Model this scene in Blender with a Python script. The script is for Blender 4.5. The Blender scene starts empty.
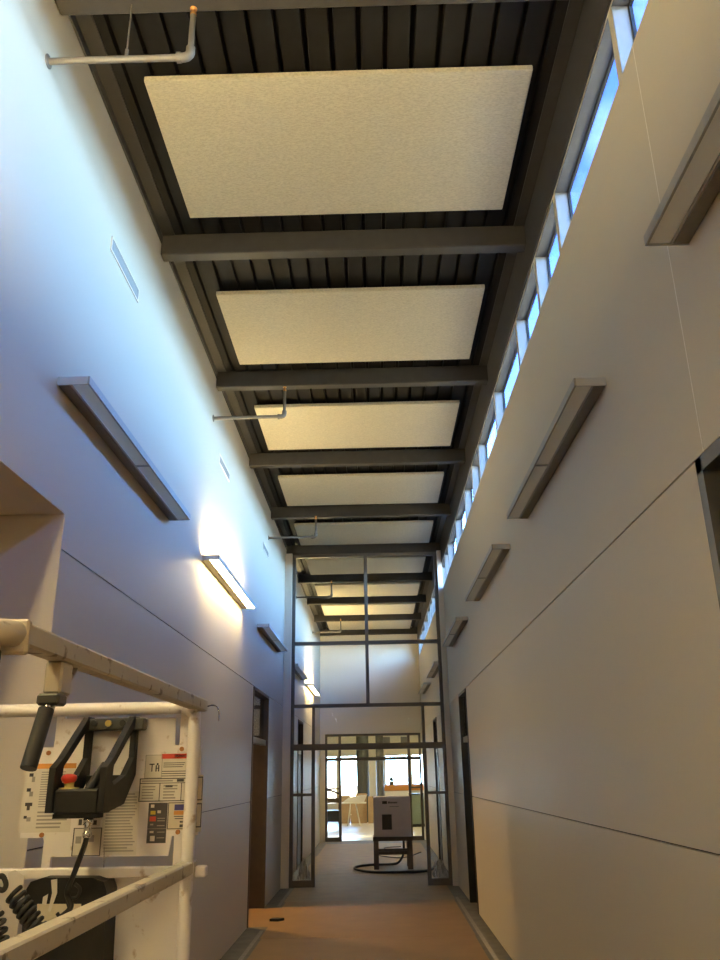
import bpy, math, random
from mathutils import Matrix, Vector
random.seed(7)
sc = bpy.context.scene
COL = sc.collection

# ------------------------------------------------------------------ camera
# pinhole model of the photograph (720 x 960 frame), vanishing points measured on it
F, CX, CY, H = 808.0, 360.0, 480.0, 1.63
VPX, VPY, ROLL = 378.0, 774.0, math.radians(1.0)
_Y = Vector((VPX - CX, VPY - CY, F)).normalized()          # corridor direction in camera axes
_X = Vector((math.cos(ROLL), -math.sin(ROLL), 0.0)); _X = (_X - _X.dot(_Y) * _Y).normalized()
_Z = _X.cross(_Y)
if _Z.y > 0: _Z = -_Z
cam_d = bpy.data.cameras.new('camera'); cam = bpy.data.objects.new('camera', cam_d); COL.objects.link(cam)
cam_d.sensor_fit = 'HORIZONTAL'; cam_d.sensor_width = 36.0; cam_d.lens = F * 36.0 / 720.0
cam_d.clip_start = 0.02; cam_d.clip_end = 500
right = Vector((_X.x, _Y.x, _Z.x)); down = Vector((_X.y, _Y.y, _Z.y)); fwd = Vector((_X.z, _Y.z, _Z.z))
m = Matrix.Identity(4)
for i in range(3):
    m[i][0] = right[i]; m[i][1] = -down[i]; m[i][2] = -fwd[i]
m[0][3], m[1][3], m[2][3] = 0, 0, H
cam.matrix_world = m
sc.camera = cam

def ray(px, py):
    c = Vector((px - CX, py - CY, F)); return Vector((_X.dot(c), _Y.dot(c), _Z.dot(c)))
def onY(px, py, y):
    d = ray(px, py); t = y / d.y; return (t * d.x, y, t * d.z + H)

# ------------------------------------------------------------------ world, exposure
w = bpy.data.worlds.new('sky'); sc.world = w; w.use_nodes = True
nt = w.node_tree; nt.nodes.clear()
out = nt.nodes.new('ShaderNodeOutputWorld'); bg = nt.nodes.new('ShaderNodeBackground')
tc = nt.nodes.new('ShaderNodeTexCoord'); sep = nt.nodes.new('ShaderNodeSeparateXYZ')
ramp = nt.nodes.new('ShaderNodeValToRGB')
nt.links.new(tc.outputs['Generated'], sep.inputs[0]); nt.links.new(sep.outputs['Z'], ramp.inputs[0])
el = ramp.color_ramp.elements
for k, (p_, c_) in enumerate(((0.0, (0.53, 0.80, 1.0)), (1.0, (0.008, 0.02, 0.08)), (0.22, (0.28, 0.57, 1.0)), (0.42, (0.04, 0.10, 0.32)), (0.62, (0.010, 0.024, 0.09)))):
    e = el[k] if k < 2 else el.new(p_)
    e.position = p_; e.color = (*c_, 1)
noi = nt.nodes.new('ShaderNodeTexNoise'); noi.inputs['Scale'].default_value = 7.0; noi.inputs['Detail'].default_value = 6
cr = nt.nodes.new('ShaderNodeValToRGB'); cr.color_ramp.elements[0].position = 0.53; cr.color_ramp.elements[1].position = 0.72
nt.links.new(tc.outputs['Generated'], noi.inputs['Vector']); nt.links.new(noi.outputs['Fac'], cr.inputs[0])
mx = nt.nodes.new('ShaderNodeMixRGB'); mx.blend_type = 'ADD'; mx.inputs[2].default_value = (0.025, 0.030, 0.035, 1)
ml = nt.nodes.new('ShaderNodeMath'); ml.operation = 'MULTIPLY'; ml.inputs[1].default_value = 1.0
nt.links.new(cr.outputs[0], ml.inputs[0]); nt.links.new(ml.outputs[0], mx.inputs[0]); nt.links.new(ramp.outputs[0], mx.inputs[1])
nt.links.new(mx.outputs[0], bg.inputs[0]); bg.inputs[1].default_value = 47.0
nt.links.new(bg.outputs[0], out.inputs[0])
sun_d = bpy.data.lights.new('sun', 'SUN'); sun_d.energy = 190.0; sun_d.color = (1.0, 0.87, 0.52); sun_d.angle = 0.01
sun = bpy.data.objects.new('sun', sun_d); COL.objects.link(sun)      # high sun from the far side: lights the ground seen from the clerestory
sun.rotation_euler = Vector((0.62, 0.35, -0.80)).to_track_quat('-Z', 'Y').to_euler()
LAMP = 130.0                       # radiance of the lit wall-light lenses
sc.view_settings.view_transform = 'Standard'; sc.view_settings.look = 'None'
sc.view_settings.exposure = -0.06; sc.view_settings.gamma = 1.0; sc.view_settings.use_curve_mapping = False
sc.cycles.use_denoising = True
sc.cycles.max_bounces = 14; sc.cycles.diffuse_bounces = 7; sc.cycles.transparent_max_bounces = 24
sc.cycles.glossy_bounces = 4; sc.cycles.sample_clamp_indirect = 6.0; sc.cycles.use_light_tree = True
sc.cycles.caustics_reflective = False; sc.cycles.caustics_refractive = False

# ------------------------------------------------------------------ materials
MATS = {}
def mat(name, color, rough=0.6, metal=0.0, var=0.0, scale=20.0, bump=0.0, bscale=None, col2=None, spec=0.5, stretch=None, rp=(0.35, 0.65)):
    if name in MATS: return MATS[name]
    M = bpy.data.materials.new(name); M.use_nodes = True; n = M.node_tree; b = n.nodes['Principled BSDF']
    b.inputs['Base Color'].default_value = (*color, 1); b.inputs['Roughness'].default_value = rough
    b.inputs['Metallic'].default_value = metal; b.inputs['Specular IOR Level'].default_value = spec
    if var > 0 or bump > 0:
        t = n.nodes.new('ShaderNodeTexCoord'); vec = t.outputs['Object']
        if stretch:
            mp = n.nodes.new('ShaderNodeMapping'); mp.inputs['Scale'].default_value = stretch
            n.links.new(vec, mp.inputs['Vector']); vec = mp.outputs['Vector']
    if var > 0:
        z = n.nodes.new('ShaderNodeTexNoise'); z.inputs['Scale'].default_value = scale; z.inputs['Detail'].default_value = 5
        r = n.nodes.new('ShaderNodeValToRGB'); r.color_ramp.elements[0].position = rp[0]; r.color_ramp.elements[1].position = rp[1]
        c2 = col2 or tuple(c * (1 - var) for c in color)
        r.color_ramp.elements[0].color = (*c2, 1); r.color_ramp.elements[1].color = (*color, 1)
        n.links.new(vec, z.inputs['Vector']); n.links.new(z.outputs['Fac'], r.inputs[0]); n.links.new(r.outputs[0], b.inputs['Base Color'])
    if bump > 0:
        z2 = n.nodes.new('ShaderNodeTexNoise'); z2.inputs['Scale'].default_value = bscale or scale; z2.inputs['Detail'].default_value = 4
        bp = n.nodes.new('ShaderNodeBump'); bp.inputs['Strength'].default_value = bump; bp.inputs['Distance'].default_value = 0.01
        n.links.new(vec, z2.inputs['Vector']); n.links.new(z2.outputs['Fac'], bp.inputs['Height']); n.links.new(bp.outputs[0], b.inputs['Normal'])
    MATS[name] = M; return M
def emis(name, color, strength):
    M = bpy.data.materials.new(name); M.use_nodes = True; b = M.node_tree.nodes['Principled BSDF']
    b.inputs['Base Color'].default_value = (0.8, 0.78, 0.72, 1)
    b.inputs['Emission Color'].default_value = (*color, 1); b.inputs['Emission Strength'].default_value = strength
    MATS[name] = M; return M
def glass(name, tint=(1, 1, 1), f0=0.04):
    # thin pane: transparent, more reflective towards grazing incidence (Schlick), the same for every ray
    M = bpy.data.materials.new(name); M.use_nodes = True; n = M.node_tree; n.nodes.clear()
    o = n.nodes.new('ShaderNodeOutputMaterial'); mix = n.nodes.new('ShaderNodeMixShader')
    t = n.nodes.new('ShaderNodeBsdfTransparent'); t.inputs[0].default_value = (*tint, 1)
    g = n.nodes.new('ShaderNodeBsdfGlossy'); g.inputs['Roughness'].default_value = 0.03
    lw = n.nodes.new('ShaderNodeLayerWeight'); lw.inputs[0].default_value = 0.5
    p = n.nodes.new('ShaderNodeMath'); p.operation = 'POWER'; p.inputs[1].default_value = 5.0
    a = n.nodes.new('ShaderNodeMath'); a.operation = 'MULTIPLY_ADD'; a.inputs[1].default_value = 1 - f0; a.inputs[2].default_value = f0
    n.links.new(lw.outputs['Facing'], p.inputs[0]); n.links.new(p.outputs[0], a.inputs[0]); n.links.new(a.outputs[0], mix.inputs[0])
    n.links.new(t.outputs[0], mix.inputs[1]); n.links.new(g.outputs[0], mix.inputs[2]); n.links.new(mix.outputs[0], o.inputs[0])
    MATS[name] = M; return M

PAINT = mat('wall_paint', (0.59, 0.53, 0.425), 0.55, bump=0.05, bscale=160)
PAINT_W = mat('white_paint', (0.74, 0.67, 0.58), 0.6, bump=0.04, bscale=140)
SEAM = mat('seam_filler', (0.86, 0.82, 0.74), 0.6, var=0.08, scale=30)
JOINT = mat('joint_reveal', (0.05, 0.045, 0.04), 0.8, var=0.2)
DECK = mat('deck_paint', (0.014, 0.0125, 0.0115), 0.6, var=0.15, scale=8, spec=0.12)
STEEL = mat('beam_paint', (0.045, 0.041, 0.038), 0.5, var=0.12, scale=10, bump=0.03, spec=0.25)
TECTUM = mat('wood_fibre', (0.62, 0.56, 0.42), 0.95, var=0.22, scale=55, bump=0.8, bscale=120, stretch=(1, 3, 1))
ALU = mat('brushed_alu', (0.42, 0.41, 0.40), 0.42, 0.6, var=0.1, scale=40)
ALU_D = mat('dark_housing', (0.20, 0.185, 0.165), 0.5, 0.3, var=0.1, scale=30)
LENS = mat('frosted_lens', (0.82, 0.79, 0.74), 0.55, var=0.04, scale=60)
_n = LENS.node_tree; _tr = _n.nodes.new('ShaderNodeBsdfTranslucent'); _tr.inputs[0].default_value = (0.95, 0.93, 0.90, 1)
_mx = _n.nodes.new('ShaderNodeMixShader'); _mx.inputs[0].default_value = 0.8
_n.links.new(_n.nodes['Principled BSDF'].outputs[0], _mx.inputs[1]); _n.links.new(_tr.outputs[0], _mx.inputs[2])
_n.links.new(_mx.outputs[0], _n.nodes['Material Output'].inputs[0])
LENS_ON = emis('lit_lens', (1.0, 0.77, 0.36), LAMP * 0.42); LENS_UP = emis('lit_top_lens', (1.0, 0.77, 0.36), LAMP * 0.9)
BOOST_ON = emis('boosted_lit_lens', (1.0, 0.77, 0.36), LAMP * 0.75); BOOST_UP = emis('boosted_lit_top_lens', (1.0, 0.77, 0.36), LAMP * 2.0)  # emission raised for warm fill and a brighter end wall
BRONZE = mat('bronze_frame', (0.115, 0.10, 0.09), 0.45, 0.3, var=0.1)
BLACKF = mat('black_frame', (0.025, 0.024, 0.024), 0.45, 0.2, var=0.1)
BROWN = mat('brown_jamb', (0.085, 0.060, 0.040), 0.55, var=0.15, scale=12)
PIPE = mat('grey_pipe', (0.15, 0.138, 0.125), 0.5, 0.3, var=0.12, scale=25)
BRASS = mat('brass', (0.60, 0.28, 0.08), 0.35, 0.8, var=0.1)
VENT = mat('vent_grey', (0.25, 0.245, 0.235), 0.5, 0.2, var=0.05)
CONC = mat('concrete', (0.15, 0.135, 0.11), 0.75, var=0.3, scale=6, bump=0.15, bscale=40)
PAPER = mat('kraft_paper', (0.27, 0.155, 0.06), 0.7, var=0.10, scale=3.0, bump=0.12, bscale=9)
PAPER2 = mat('kraft_paper_dusty', (0.25, 0.17, 0.085), 0.7, var=0.14, scale=4.0, bump=0.12, bscale=9)
TAPE = mat('clear_tape', (0.46, 0.43, 0.38), 0.25, var=0.15, scale=25)
WIN = glass('window_glass', (0.86, 0.93, 1.0)); PANE = glass('interior_glass', (0.94, 0.945, 0.94), 0.003)
LIFTW = mat('lift_white', (0.84, 0.79, 0.76), 0.5, var=0.4, scale=24, bump=0.06, bscale=60, col2=(0.52, 0.40, 0.31), rp=(0.28, 0.38))
LIFTT = mat('lift_rail_cream', (0.50, 0.44, 0.34), 0.5, var=0.5, scale=26, bump=0.05, bscale=60, col2=(0.20, 0.15, 0.10), rp=(0.33, 0.40))
RUST = mat('rust', (0.42, 0.17, 0.05), 0.85, var=0.3, scale=40)
BLK = mat('black_plastic', (0.012, 0.012, 0.012), 0.55, var=0.35, scale=30, bump=0.1, spec=0.3)
RUB = mat('black_rubber', (0.013, 0.013, 0.014), 0.6, var=0.2, scale=40)
GREYP = mat('grey_plastic', (0.05, 0.052, 0.05), 0.5, var=0.2, spec=0.3)
RED = mat('red_button', (0.62, 0.05, 0.03), 0.4, var=0.1)
YEL = mat('yellow_ring', (0.42, 0.33, 0.08), 0.5, var=0.15)
CHROME = mat('chrome', (0.7, 0.68, 0.65), 0.2, 1.0, var=0.05)
STK = mat('sticker_white', (0.74, 0.69, 0.62), 0.5, var=0.06, scale=30)
STY = mat('sticker_cream', (0.70, 0.62, 0.47), 0.5, var=0.1, scale=30)
INK = mat('ink_dark', (0.05, 0.045, 0.05), 0.6, var=0.1)
INKG = mat('ink_grey', (0.36, 0.33, 0.30), 0.6, var=0.1)
INKR = mat('ink_red', (0.62, 0.07, 0.04), 0.6, var=0.1)
INKB = mat('ink_blue', (0.05, 0.04, 0.20), 0.6, var=0.1)
INKO = mat('ink_orange', (0.70, 0.30, 0.06), 0.6, var=0.25)
INKY = mat('ink_yellow', (0.65, 0.48, 0.06), 0.6, var=0.1)
BOXW = mat('white_carton', (0.80, 0.71, 0.76), 0.6, var=0.06, scale=6)
WOODD = mat('dark_timber', (0.085, 0.055, 0.04), 0.65, var=0.25, scale=10, stretch=(4, 4, 0.6))
CARD = mat('cardboard', (0.40, 0.27, 0.15), 0.8, var=0.15, scale=8)
WHITE = mat('white_laminate', (0.80, 0.78, 0.73), 0.4, var=0.04)
TILE = mat('pale_floor', (0.62, 0.58, 0.47), 0.35, var=0.08, scale=3)
CREAM = mat('cream_paint', (0.82, 0.78, 0.64), 0.7, var=0.03, scale=2)
COLUMN = mat('column_grey', (0.03, 0.033, 0.028), 0.6, var=0.1)
COLUMN2 = mat('column_light', (0.11, 0.11, 0.10), 0.6, var=0.1)
ORANGE = mat('orange_counter', (0.62, 0.25, 0.05), 0.5, var=0.15)
GREENC = mat('green_cabinet', (0.22, 0.28, 0.245), 0.5, var=0.08)
PLASTIC = mat('plastic_film', (0.55, 0.54, 0.50), 0.15, var=0.2, scale=20)
GROUND = mat('outside_ground', (0.36, 0.32, 0.25), 0.9, var=0.2, scale=0.5)
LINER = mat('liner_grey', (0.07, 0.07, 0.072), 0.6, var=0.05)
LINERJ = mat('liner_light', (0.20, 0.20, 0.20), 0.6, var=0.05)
ENDCAP = mat('end_cap_grey', (0.62, 0.61, 0.60), 0.5, var=0.05)
PAD = mat('gasket_dark', (0.03, 0.028, 0.026), 0.7, var=0.1)

# ------------------------------------------------------------------ mesh helpers
class MB:
    def __init__(s): s.v = []; s.f = []; s.m = []; s.sm = []
    def _add(s, vs, fs, m=0, smooth=False):
        o = len(s.v); s.v += [tuple(p) for p in vs]
        for f in fs: s.f.append([i + o for i in f]); s.m.append(m); s.sm.append(smooth)
        return s
    def box(s, x0, x1, y0, y1, z0, z1, m=0, c=0.0):
        x0, x1 = min(x0, x1), max(x0, x1); y0, y1 = min(y0, y1), max(y0, y1); z0, z1 = min(z0, z1), max(z0, z1)
        if c <= 0:
            vs = [(x, y, z) for x in (x0, x1) for y in (y0, y1) for z in (z0, z1)]
            return s._add(vs, [(0, 1, 3, 2), (4, 6, 7, 5), (0, 4, 5, 1), (2, 3, 7, 6), (0, 2, 6, 4), (1, 5, 7, 3)], m)
        # chamfered box: 24 verts
        c = min(c, (x1 - x0) * .49, (y1 - y0) * .49, (z1 - z0) * .49); vs = []; idx = {}
        for a in range(8):
            X = (x0, x1)[a & 1]; Y = (y0, y1)[(a >> 1) & 1]; Z = (z0, z1)[(a >> 2) & 1]
            sx = c if not a & 1 else -c; sy = c if not a & 2 else -c; sz = c if not a & 4 else -c
            for k, p in enumerate(((X, Y + sy, Z + sz), (X + sx, Y, Z + sz), (X + sx, Y + sy, Z))): idx[(a, k)] = len(vs); vs.append(p)
        fs = []
        for k, (b1, b2) in enumerate(((2, 4), (1, 4), (1, 2))):
            fix = (1, 2, 4)[k]
            for sd in (0, 1):
                q = [sd * fix, sd * fix + b1, sd * fix + b1 + b2, sd * fix + b2]; fs.append([idx[(a, k)] for a in q])
        for k, bit in enumerate((1, 2, 4)):           # edges along axis k
            o1, o2 = [j for j in range(3) if j != k]
            for a in range(8):
                if a & bit: continue
                fs.append([idx[(a, o1)], idx[(a, o2)], idx[(a | bit, o2)], idx[(a | bit, o1)]])
        for a in range(8): fs.append([idx[(a, 0)], idx[(a, 1)], idx[(a, 2)]])
        return s._add(vs, fs, m)
    def prism(s, poly, axis, a0, a1, m=0):
        """poly: 2-D outline; axis 'x': (y,z), 'y': (x,z), 'z': (x,y)"""
        def pt(p, a): return {'x': (a, p[0], p[1]), 'y': (p[0], a, p[1]), 'z': (p[0], p[1], a)}[axis]
        n = len(poly); vs = [pt(p, a0) for p in poly] + [pt(p, a1) for p in poly]
        fs = [list(range(n)), list(range(2 * n - 1, n - 1, -1))] + [[i, i + n, (i + 1) % n + n, (i + 1) % n] for i in range(n)]
        return s._add(vs, fs, m)
    def ring(s, outer, inner, axis, a0, a1, m=0):
        """plate with a hole: outer and inner outlines with equal point counts"""
        def pt(p, a): return {'x': (a, p[0], p[1]), 'y': (p[0], a, p[1]), 'z': (p[0], p[1], a)}[axis]
        n = len(outer); vs = [pt(p, a) for a in (a0, a1) for p in outer] + [pt(p, a) for a in (a0, a1) for p in inner]
        fs = []
        for i in range(n):
            j = (i + 1) % n
            fs += [[i, j, 2 * n + j, 2 * n + i], [n + i, 3 * n + i, 3 * n + j, n + j], [i, n + i, n + j, j], [2 * n + i, 2 * n + j, 3 * n + j, 3 * n + i]]
        return s._add(vs, fs, m)
    def tube(s, path, r, n=10, m=0, cap=True, r2=None):
        P = [Vector(p) for p in path]; rings = []; ref = None
        for i, p in enumerate(P):
            t = (P[min(i + 1, len(P) - 1)] - P[max(i - 1, 0)]).normalized()
            if ref is None: ref = Vector((0, 0, 1)) if abs(t.z) < .9 else Vector((1, 0, 0))
            u = (ref - ref.dot(t) * t).normalized(); ref = u; v = t.cross(u)
            rr = r if r2 is None else r + (r2 - r) * i / (len(P) - 1)
            rings.append([p + rr * (math.cos(2 * math.pi * k / n) * u + math.sin(2 * math.pi * k / n) * v) for k in range(n)])
        vs = [q for g in rings for q in g]; fs = []
        for i in range(len(P) - 1):
            for k in range(n): fs.append([i * n + k, i * n + (k + 1) % n, (i + 1) * n + (k + 1) % n, (i + 1) * n + k])
        s._add(vs, fs, m, True)
        if cap: s._add(rings[0], [list(range(n - 1, -1, -1))], m); s._add(rings[-1], [list(range(n))], m)
        return s
    def lathe(s, prof, o, axis='z', n=16, m=0):
        """prof: (radius, height) pairs"""
        vs = []
        for r, h in prof:
            for k in range(n):
                a = 2 * math.pi * k / n; c, d = r * math.cos(a), r * math.sin(a)
                q = {'z': (c, d, h), 'y': (c, h, d), 'x': (h, c, d)}[axis]; vs.append((o[0] + q[0], o[1] + q[1], o[2] + q[2]))
        fs = [[i * n + k, i * n + (k + 1) % n, (i + 1) * n + (k + 1) % n, (i + 1) * n + k] for i in range(len(prof) - 1) for k in range(n)]
        s._add(vs, fs, m, True)
        s._add(vs[:n], [list(range(n))], m); s._add(vs[-n:], [list(range(n))], m)
        return s
    def mesh(s, name, mats):
        me = bpy.data.meshes.new(name); me.from_pydata(s.v, [], s.f)
        for M in (mats if isinstance(mats, (list, tuple)) else [mats]): me.materials.append(M)
        for p, mi, sm in zip(me.polygons, s.m, s.sm): p.material_index = mi; p.use_smooth = sm
        import bmesh
        b = bmesh.new(); b.from_mesh(me); bmesh.ops.recalc_face_normals(b, faces=b.faces); b.to_mesh(me); b.free()
        return me
    def build(s, name, mats, parent=None):
        return link(name, s.mesh(name, mats), parent)
def link(name, me, parent=None):
    o = bpy.data.objects.new(name, me); COL.objects.link(o)
    if parent is not None:
        o.parent = parent; o.matrix_parent_inverse = Matrix.Translation(-Vector(parent.location)) if parent.get('wp') is None else Matrix.Identity(4)
    return o
def thing(name, label, cat, loc=(0, 0, 0), group=None):
    """Empty at the thing's base; its parts are given in world coordinates"""
    o = bpy.data.objects.new(name, None); COL.objects.link(o); o.location = loc; o.empty_display_size = 0.1
    return tag(o, label, cat, group)
def tag(o, label, cat, group=None):
    o['label'] = label; o['category'] = cat
    if group: o['group'] = group
    return o
def struct(o, label=None, cat=None):
    o['kind'] = 'structure'
    if label: o['label'] = label
    if cat: o['category'] = cat
    return o
def cells(us, vs, holes):
    """rectangle minus rectangular holes -> list of rectangles"""
    U = sorted(set([us[0], us[1]] + [min(max(h[i], us[0]), us[1]) for h in holes for i in (0, 1)]))
    V = sorted(set([vs[0], vs[1]] + [min(max(h[i], vs[0]), vs[1]) for h in holes for i in (2, 3)]))
    res = []
    for a, b in zip(U, U[1:]):
        run = None
        for c, d in zip(V, V[1:]):
            mu, mv = (a + b) / 2, (c + d) / 2
            if any(h[0] < mu < h[1] and h[2] < mv < h[3] for h in holes):
                if run: res.append(run); run = None
            else: run = (a, b, run[2], d) if run else (a, b, c, d)
        if run: res.append(run)
    return res

# ------------------------------------------------------------------ the hall: dimensions
XL, XR = -1.54, 1.20            # wall faces
YB, YE = -6.0, 22.85             # back end, far end wall
JL, JU = 1.34, 2.70             # wall joints
ZD = 5.48                       # underside of the roof deck
BEAMS = [2.945 + 2.205 * k for k in range(-4, 1)] + [5.06 + 2.205 * k for k in range(9) if 5.06 + 2.205 * k < YE - .12]
SILL, HEAD = 4.645, 5.07
TW = 0.20                       # wall thickness
DOOR_L = [(10.40, 11.88, -0.01, 2.69), (16.4, 17.5, -0.01, 2.66)]
DOOR_R = [(11.15, 12.10, -0.01, 2.69), (16.9, 17.9, -0.01, 2.69), (1.70, 2.79, -0.01, 2.69)]
ALCOVE = (-0.8, 3.84, -0.01, 2.885)

# clerestory: window ends (the jamb facing the camera) repeat every 4.15 m
ends = sorted(b + 4.15 * k for k in range(-3, 5) for b in (2.89, 4.21, 4.885, 5.735))
ends = [y for y in ends if YB + 1 < y < YE - .3]
WINS = [(a + 0.055, b) for a, b in zip(ends, ends[1:])]
CLER = [(a, b, SILL, HEAD) for a, b in WINS]

def wall_side(name, x, sgn, holes):
    """sgn: +1 the wall body lies at larger x than its face"""
    def rects(us, vs): return cells(us, vs, holes)
    b = MB()
    for zr, tk in (((0, 4.5), TW), ((4.5, ZD + .12), TW if sgn < 0 else .097)):
        for (a, c, d, e) in rects((YB, YE), zr): b.box(x + sgn * .03, x + sgn * tk, a, c, d, e)
    root = struct(b.build(name, PAINT))
    for zj in (JL, JU):
        g_ = MB()
        for (a, c, d, e) in rects((YB, YE), (zj - .004, zj + .004)): g_.box(x + sgn * .018, x + sgn * .0302, a, c, d, e)
        g_.build('joint_strip', JOINT, root)
    return root, rects
def panel(root, rects, x, sgn, us, vs, M=PAINT):
    b = MB()
    for (a, c, d, e) in rects(us, vs): b.box(x, x + sgn * .0302, a, c, d, e)
    return b.build('wall_panel', M, root)

hl = [ALCOVE] + DOOR_L
hr = DOOR_R + CLER
wl, rl = wall_side('wall_left', XL, -1, hl)
for us, vs in (((YB, YE), (0, JL - .004)), ((YB, YE), (JL + .004, JU - .004)), ((YB, YE), (JU + .004, ZD + .1))):
    panel(wl, rl, XL, -1, us, vs)
wr, rr_ = wall_side('wall_right', XR, 1, hr)
SEAMY = 2.73
for us, vs in (((YB, YE), (0, JL - .004)), ((YB, YE), (JL + .004, JU - .004)),
               ((YB, SEAMY - .003), (JU + .004, ZD + .1)), ((SEAMY + .003, YE), (JU + .004, ZD + .1))):
    panel(wr, rr_, XR, 1, us, vs)
MB().box(XR - .0008, XR + .03, SEAMY - .003, SEAMY + .003, JU + .004, SILL - .002).build('seam_strip', SEAM, wr)

# floor, paper protection
fl = MB().box(-4.2, 4.2, YB - .2, YE, -0.12, 0).box(-7.2, 7.2, YE, 35, -0.12, 0)
struct(fl.build('floor', CONC))
struct(MB().box(-120, 120, -120, 160, -0.5, -0.30).build('ground', GROUND))
PAPERS = [(-1.27, 0.98, -5.5, 2.9, PAPER), (-1.30, 1.00, 2.88, 6.4, PAPER), (-1.28, 0.99, 6.38, 9.75, PAPER), (-1.30, 1.00, 9.73, 12.35, PAPER),
          (-1.33, 1.02, 12.33, 15.6, PAPER2), (-1.36, 1.04, 15.58, 18.9, PAPER2), (-1.34, 1.03, 18.88, 22.1, PAPER2)]
pw = ['under the camera, in front of everything', 'beside the lift', 'between the lift and the left doorway', 'in front of the left doorway, lit orange',
      'at the threshold of the glazed screen', 'under the boxed stand', 'in front of the far entrance']
for i, (a, b, c, d, M) in enumerate(PAPERS):
    q = MB(); n = 8; z = 0.0015 + 0.0012 * (i % 2)
    q.box(a, b, c, d, 0.0002, z + .0012)
    tag(q.build('floor_paper', M), 'brown protective floor paper ' + pw[i], 'floor paper', 'protective floor paper')
tag(MB().box(-1.95, -1.29, 10.45, 11.83, .0002, .0022).build('floor_paper', PAPER), 'brown protective floor paper in the left doorway threshold', 'floor paper', 'protective floor paper')
for i, (x, y0, y1, lab) in enumerate([(1.055, 3.0, 12.6, 'clear tape strip along the right wall base'), (-1.34, 4.5, 10.2, 'clear tape strip along the left wall base before the doorway'),
                                       (-1.36, 12.0, 13.7, 'clear tape strip on the floor between the left doorway and the glazed screen')]):
    tag(MB().box(x - .02, x + .02, y0, y1, 0.0002, 0.0052).build('tape_strip', TAPE), lab, 'tape')

# roof deck: corrugated sheet, ribs along the hall
d = MB(); pitch = 0.150; x = -1.80; prof = []
while x < 1.17:
    prof += [(x, ZD), (x + .118, ZD), (x + .123, ZD + .045), (x + .145, ZD + .045)]; x += pitch
up = [(px, pz + .004) for px, pz in prof]
d.prism(prof + up[::-1], 'y', YB - .2, YE + .2)
d.box(-1.9, 1.335, YB - .3, YE + .3, ZD + .085, ZD + .16)
struct(d.build('ceiling', DECK))
# trim: edge angles between walls and deck, clerestory header
struct(MB().box(XL, XL + .012, YB, YE, ZD - .075, ZD).box(XL + .012, XL + .10, YB, YE, ZD - .012, ZD).build('trim_1', STEEL))
struct(MB().box(XR - .012, XR, YB, YE, HEAD + .015, ZD).box(XR - .09, XR - .012, YB, YE, ZD - .012, ZD).build('trim_2', STEEL))

# end walls
EX0, EX1, EZ = -1.41, 1.20, 2.66
q = MB()
for (a, b, c, e) in cells((XL - TW, XR + TW), (0, ZD + .1), [(EX0, EX1 - .001, -0.01, EZ)]): q.box(a, b, YE, YE + .18, c, e)
struct(q.build('wall_end', mat('end_wall_lit_tint', (0.86, 0.79, 0.66), 0.6, bump=0.04, bscale=140)))  # paler colour stands in for stronger lamplight on this wall
struct(MB().box(XL - TW, XR + TW, YB - .2, YB, 0, ZD + .1).build('wall_back', PAINT))

# alcove on the left
struct(MB().box(-3.4, XL - TW - .001, 3.84, 4.04, 0, 2.885).box(-3.4, XL - .0005, 3.832, 3.8395, 0, 2.880).build('wall_alcove_end', PAINT_W))
struct(MB().box(-3.6, -3.4, -1.0, 4.04, 0, 2.885).build('wall_alcove_back', PAINT_W))
struct(MB().box(-3.4, XL - TW, -1.0, -0.8, 0, 2.885).build('wall_alcove_near', PAINT_W))
struct(MB().box(-3.6, XL - TW - .001, -1.0, 4.04, 2.885, 3.0).box(-3.4, XL - .0005, -.8, 3.8395, 2.880, 2.8845).build('ceiling_alcove', PAINT_W))

# side rooms behind the doors
def room(name, x0, x1, y0, y1, z1, side, M=PAINT_W):
    b = MB(); t = .1
    b.box(x0, x1, y0 - t, y0, 0, z1).box(x0, x1, y1, y1 + t, 0, z1).box(x0, x1, y0 - t, y1 + t, z1, z1 + t)
    if side < 0: b.box(x0 - t, x0, y0 - t, y1 + t, 0, z1 + t)
    else: b.box(x1, x1 + t, y0 - t, y1 + t, 0, z1 + t)
    struct(b.build('wall_' + name, M))
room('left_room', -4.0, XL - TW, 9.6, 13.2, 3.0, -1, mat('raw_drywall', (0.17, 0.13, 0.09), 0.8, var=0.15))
room('far_left_room', -4.0, XL - TW, 15.6, 18.4, 3.0, -1)
room('right_room', XR + TW, 4.0, 10.3, 12.9, 3.0, 1)
room('far_right_room', XR + TW, 4.0, 16.0, 18.8, 3.0, 1)
room('near_right_room', XR + TW, 4.0, 0.8, 3.6, 3.0, 1)

# ------------------------------------------------------------------ doorways in the side walls
def doorway(n, x, sgn, y0, y1, z1, Mf, Mbar, leaf=False, glassed=False):
    t = .035 if n != 5 else .055; xa, xb = x - sgn * .012, x + sgn * (TW + .005)
    b = MB(); b.box(xa, xb, y0, y0 + t, 0, z1).box(xa, xb, y1 - t, y1, 0, z1).box(xa, xb, y0, y1, z1 - t, z1)
    o = struct(b.build('door_%d' % n, Mf))
    MB().box(x + sgn * .02, x + sgn * .09, y0 + t, y1 - t, 2.03, 2.10).build('transom_bar', Mbar, o)
    MB().box(x + sgn * .05, x + sgn * .056, y0 + t, y1 - t, 2.10, z1 - t).build('transom_pane', PANE, o)
    if leaf:
        lf = MB().box(x + sgn * .02, x + sgn * .065, y0 + t, y1 - t, .01, 2.03).build('door_leaf', Mf, o)
    return o
doorway(1, XL, -1, 10.40, 11.88, 2.69, BROWN, ALU)
doorway(2, XR, 1, 11.15, 12.10, 2.69, BLACKF, ALU)
doorway(3, XL, -1, 16.4, 17.5, 2.66, BROWN, ALU, leaf=True)
doorway(4, XR, 1, 16.9, 17.9, 2.69, BLACKF, ALU, leaf=True)
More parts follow.
